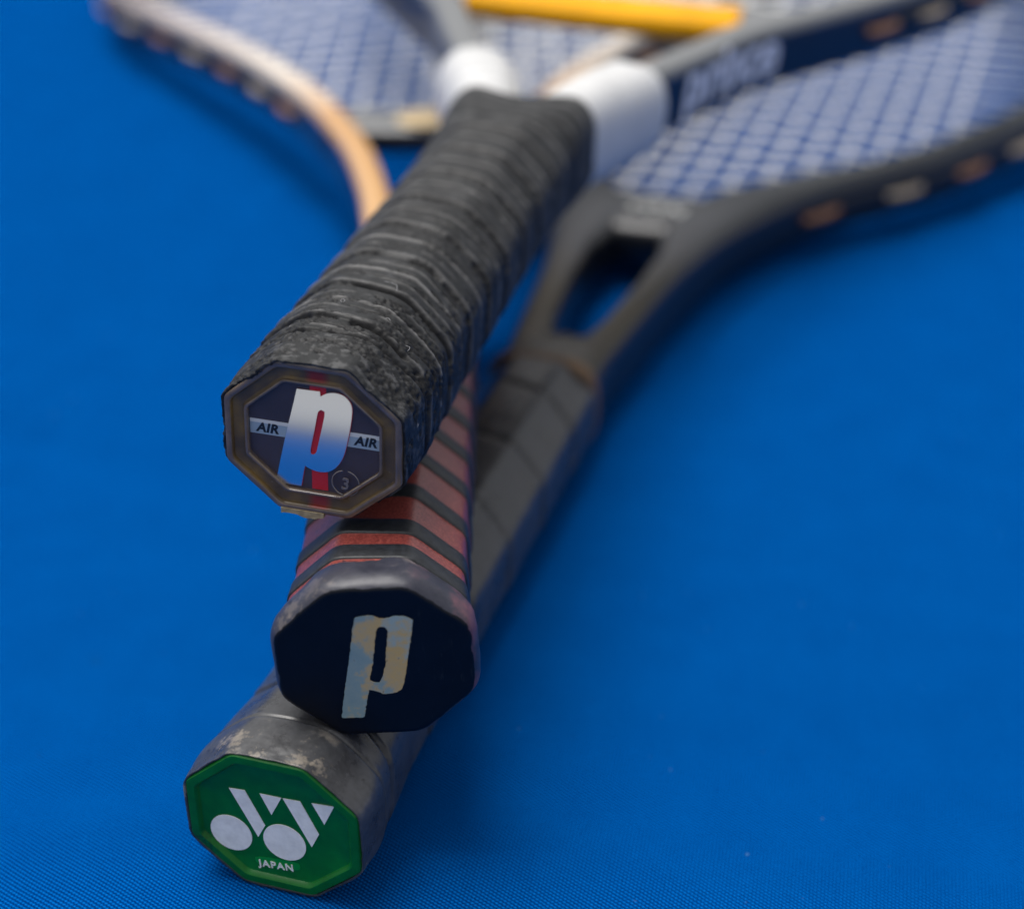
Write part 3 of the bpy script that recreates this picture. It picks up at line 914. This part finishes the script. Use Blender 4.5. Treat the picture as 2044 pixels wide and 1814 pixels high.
def warpA(X, Y, Z, S):
    # the cut edge comes forward over the top of the cap and stops short of it below and at the left
    a_ = np.arctan2(Z, X)
    Y = Y + (0.75 - 1.1 * np.sin(a_) + 0.25 * np.sin(5 * a_ + 1) + 0.2 * np.sin(13 * a_)) * np.exp(-(np.clip(S, 0, None) / 2.5) ** 2)
    k = np.clip((S - 138) / 27, 0, 1)
    Y = Y + k * 8.0 * (np.minimum(np.abs(X) / 13, 1.0) ** 2) - 1.0 * k
    # the end widens into a rounded block over the feet of the two arms
    m_ = np.clip((S - 130) / 32, 0, 1); m_ = m_ * m_ * (3 - 2 * m_)
    th = np.arctan2(Z, X); r = np.hypot(X, Z)
    w = 18.2 + 1.6 * m_; h = 15.4
    rt_ = (np.abs(np.cos(th) / w) ** 3.6 + np.abs(np.sin(th) / h) ** 3.6) ** (-1 / 3.6)
    r2 = r * (1 - m_) + (rt_ + 0.5 * (r - 17.5) * 0.3) * m_
    t = np.clip((S - 162.0) / 3.2, 0, 1)
    r2 = r2 * (1 - 0.14 * t ** 2)
    return r2 * np.cos(th), Y, r2 * np.sin(th)
S = np.concatenate([np.arange(-0.35, 46, 0.24), np.arange(46, 100, 0.5), np.arange(100, 165.2, 0.75)])
grA = grip_mesh('grip', S, 420, tabA, np.interp(S, [0, 3, 14], [60, 30, 16]), dispA, M['frayed'], A_, warp=warpA, start_in=0.965)
for key, arr in WEAR_AND_LIGHT.items():        # dark: crumbled patches and shade painted into cracks; pale: glints painted on dusty crests
    at_ = grA.data.attributes.new(key, 'FLOAT', 'POINT')
    vals = np.concatenate([np.zeros(840), arr.ravel(), np.zeros(len(grA.data.vertices) - 840 - arr.size)])
    at_.data.foreach_set('value', vals)

capA = ring_mesh('end_cap', [(0.0, 8), (0.0, 0.55), (0.12, 0.22), (0.4, 0.02), (0.8, -0.05), (1.35, 0.0), (1.5, 0.15), (1.62, 0.75), (1.9, 0.85), (3.5, 0.95), (3.75, 0.80), (3.95, 0.40), (4.2, 0.25), (4.5, 0.30), (4.62, 0.62), (4.65, 1.6)], 35.6, 32.6, 70, M['rim'], A_)
ring_mesh('window_bevel', [(3.85, 0.60), (4.02, 0.22), (4.22, 0.12), (4.5, 0.16), (4.66, 0.50), (4.68, 1.4)], 35.6, 32.6, 70, M['bevel'], capA)
ring_mesh('outer_lip', [(0.02, 0.75), (0.02, 0.35), (0.12, 0.08), (0.4, -0.09), (0.8, -0.13), (1.2, -0.07), (1.42, 0.12)], 35.6, 32.6, 70, M['bevel'], capA)
plate = cap_mesh('label_plate', [(4.4, 2.2), (4.4, 1.30), (9, 1.30)], 35.2, 32.2, 70, M['label_dark'], capA, 160)
cap_mesh('window', [(4.58, 0.60), (9, 0.60)], 35.2, 32.2, 70, M['window'], capA, 160)
face_mark('red_stripe', fill_shape([[(-0.75, 11.4), (2.5, 11.4), (2.5, -11.4), (-0.75, -11.4)]], 0.05), 1.295, M['stripe'], capA)
LB = [(-13.05, 2.33), (-4.2, 2.33), (-4.2, -0.85), (-13.05, -0.85)]
RB = [(6.0, 2.45), (13.2, 2.45), (13.2, -0.75), (6.0, -0.75)]
for P in (LB, RB): face_mark('side_bar', fill_shape([P], 0.06), 1.29, M['bars'], capA)
for off in ((-11.75, -0.30), (8.0, -0.08)):
    face_mark('lettering', text_vf("AIR", 2.7, 0.05, 0.22, 0.11, 1.08), 1.225, M['ink'], capA, off)
P_A = [(-3.22, 10.3), (1.39, 10.4), (1.47, 9.35), (2.53, 10.13), (3.79, 10.55), (5.25, 10.55), (6.49, 10.06), (7.41, 8.96), (7.76, 7.66), (7.56, 5.35), (7.11, 2.52), (6.66, 0.3), (6.2, -1.81), (5.76, -3.25), (4.98, -4.82), (3.9, -6.17), (2.6, -7.0), (1.1, -7.27), (-0.19, -7.11), (-1.25, -6.75), (-1.99, -6.34), (-2.35, -8.0), (-2.87, -11.05), (-8.07, -11.0), (-7.03, -5.88), (-6.02, -1.35), (-5.06, 2.72), (-3.94, 7.19)]
H_A = [(0.87, 5.99), (1.51, 6.55), (2.2, 6.25), (2.27, 5.55), (1.41, 1.6), (0.71, -1.5), (0.45, -2.77), (0.01, -3.45), (-0.63, -3.55), (-0.89, -2.97), (-0.46, -0.79), (0.15, 2.09), (0.70, 5.1)]
face_mark('emblem_edge', fill_shape([[(x * 1.0 + 0.10, z) for x, z in chaikin(P_A, 3)], chaikin(H_A, 3)], 0.10), 1.22, M['stripe'], capA)
face_mark('emblem', fill_shape([chaikin(P_A, 3), chaikin(H_A, 3)], 0.18), 1.12, M['chrome'], capA)
# embossed size mark
def torus_vf(cx, cz, R, r, y, n=48):
    P = np.array([(cx + R * math.cos(t), y, cz + R * math.sin(t)) for t in np.linspace(0, 2 * np.pi, n + 1)])
    return tube3(P, r, 8)
V, F = torus_vf(6.3, -8.65, 2.75, 0.14, 0.60)
mesh_obj('size_ring', V, F, M['emboss'], capA)
face_mark('size_number', text_vf("3", 3.6, 0.22, 0.12, 0.05), 0.62, M['emboss'], capA, (5.25, -9.95))
# remains of old tape under the cap
t = np.arange(-6.8, 2.2, 0.35)
lo = -16.85 - 0.75 * fbm(np.stack([t * 0.6, t * 0, t * 0], -1), 7, 3) * np.clip(np.sin(t * 0.8 + 2.4) + 0.8, 0.1, 1); up_ = np.full(len(t), -15.9)
poly = [*zip(t, up_), *zip(t[::-1], lo[::-1])]
face_mark('tape_remnant', fill_shape([poly], 2.2), 1.9, M['glue'], grA)
# lint caught on the wrap
for (x, y, z, l, a, c) in [(6.5, 33, 17.7, 6, 1.4, 0.6), (-1.5, 24, 18.2, 2.6, 0.6, 2.2), (14, 16, 13.6, 3, 0.9, 0.7), (9, 21, 17.0, 2, 2.0, 0.5), (19.0, 6, 3, 2.5, 1.2, 0.7)]:
    P = []
    ang = a
    q = np.array([x, y, z], float)
    for k in range(14):
        P.append(q.copy()); ang += c * 0.22 + 0.1 * math.sin(k * 1.7)
        q = q + np.array([math.cos(ang) * l / 14, math.sin(ang) * l / 14, 0.06 * math.sin(k * 0.5 + 1)])
    V, F = tube3(np.array(P), 0.028, 5)
    mesh_obj('lint', V, F, M['lint'], grA)
# white collars round the feet of the two arms
for sgn in (1, -1):
    P = resample(catmull([(sgn * 8.0, 150), (sgn * 10.0, 166), (sgn * 15.5, 186), (sgn * 23.5, 206), (sgn * 26.5, 213)]), 1.5)
    u = np.linspace(0, 1, len(P))
    k = np.sqrt(np.clip(1 - np.clip((u - 0.80) / 0.20, 0, 1) ** 2.2, 0.12, 1))
    wa = np.interp(u, [0, 0.25, 0.7, 1], [7.5, 9.6, 11.2, 11.2]) * k
    hb = np.interp(u, [0, 0.28, 0.6, 1], [11.5, 14.0, 13.8, 13.2]) * k
    V, F = sweep(P, wa + 0.45 * np.sin(u * 55 + 1), hb + 0.45 * np.sin(u * 55 + 1), 2.4, 36)
    mesh_obj('collar', V, F, M['collar'], A_)
outA = [(15, 158), (17, 172), (21, 188), (31, 210), (42, 234), (51.5, 256), (70, 283), (89, 311), (112, 351), (131, 401), (138, 450), (136, 500), (125, 550), (100, 604), (64, 644), (30, 661), (0.01, 666)]
CA, frA, brA = frame_and_strings(A_, outA, 5.6, 10.0, M['paint_grey'],
    [(-43, 281), (-30, 280), (0, 279.5), (30, 280), (43, 281)], 11.0, 4.0, M['yellow'],
    [(k - 7.5) * 11.6 for k in range(16)], [303 + k * 12.4 for k in range(28)], 3.6)
for sgn in (1, -1):
    V, F = sweep(resample(np.array([(sgn * 41.5, 281), (sgn * 51, 282), (sgn * 62, 284.5)], float), 3.0), 10.6, 3.7, 4.0, 20, 3.5)
    mesh_obj('bridge_root', V, F, M['paint_grey'], A_)
i0 = next(i for i in range(len(CA)) if CA[i, 1] > 221)
side_text('lettering', "prince", 20, CA, i0, 5.6, -4.2, M['lilac_print'], frA, 0.2, bold=0.5)

sc.cycles.use_denoising = True
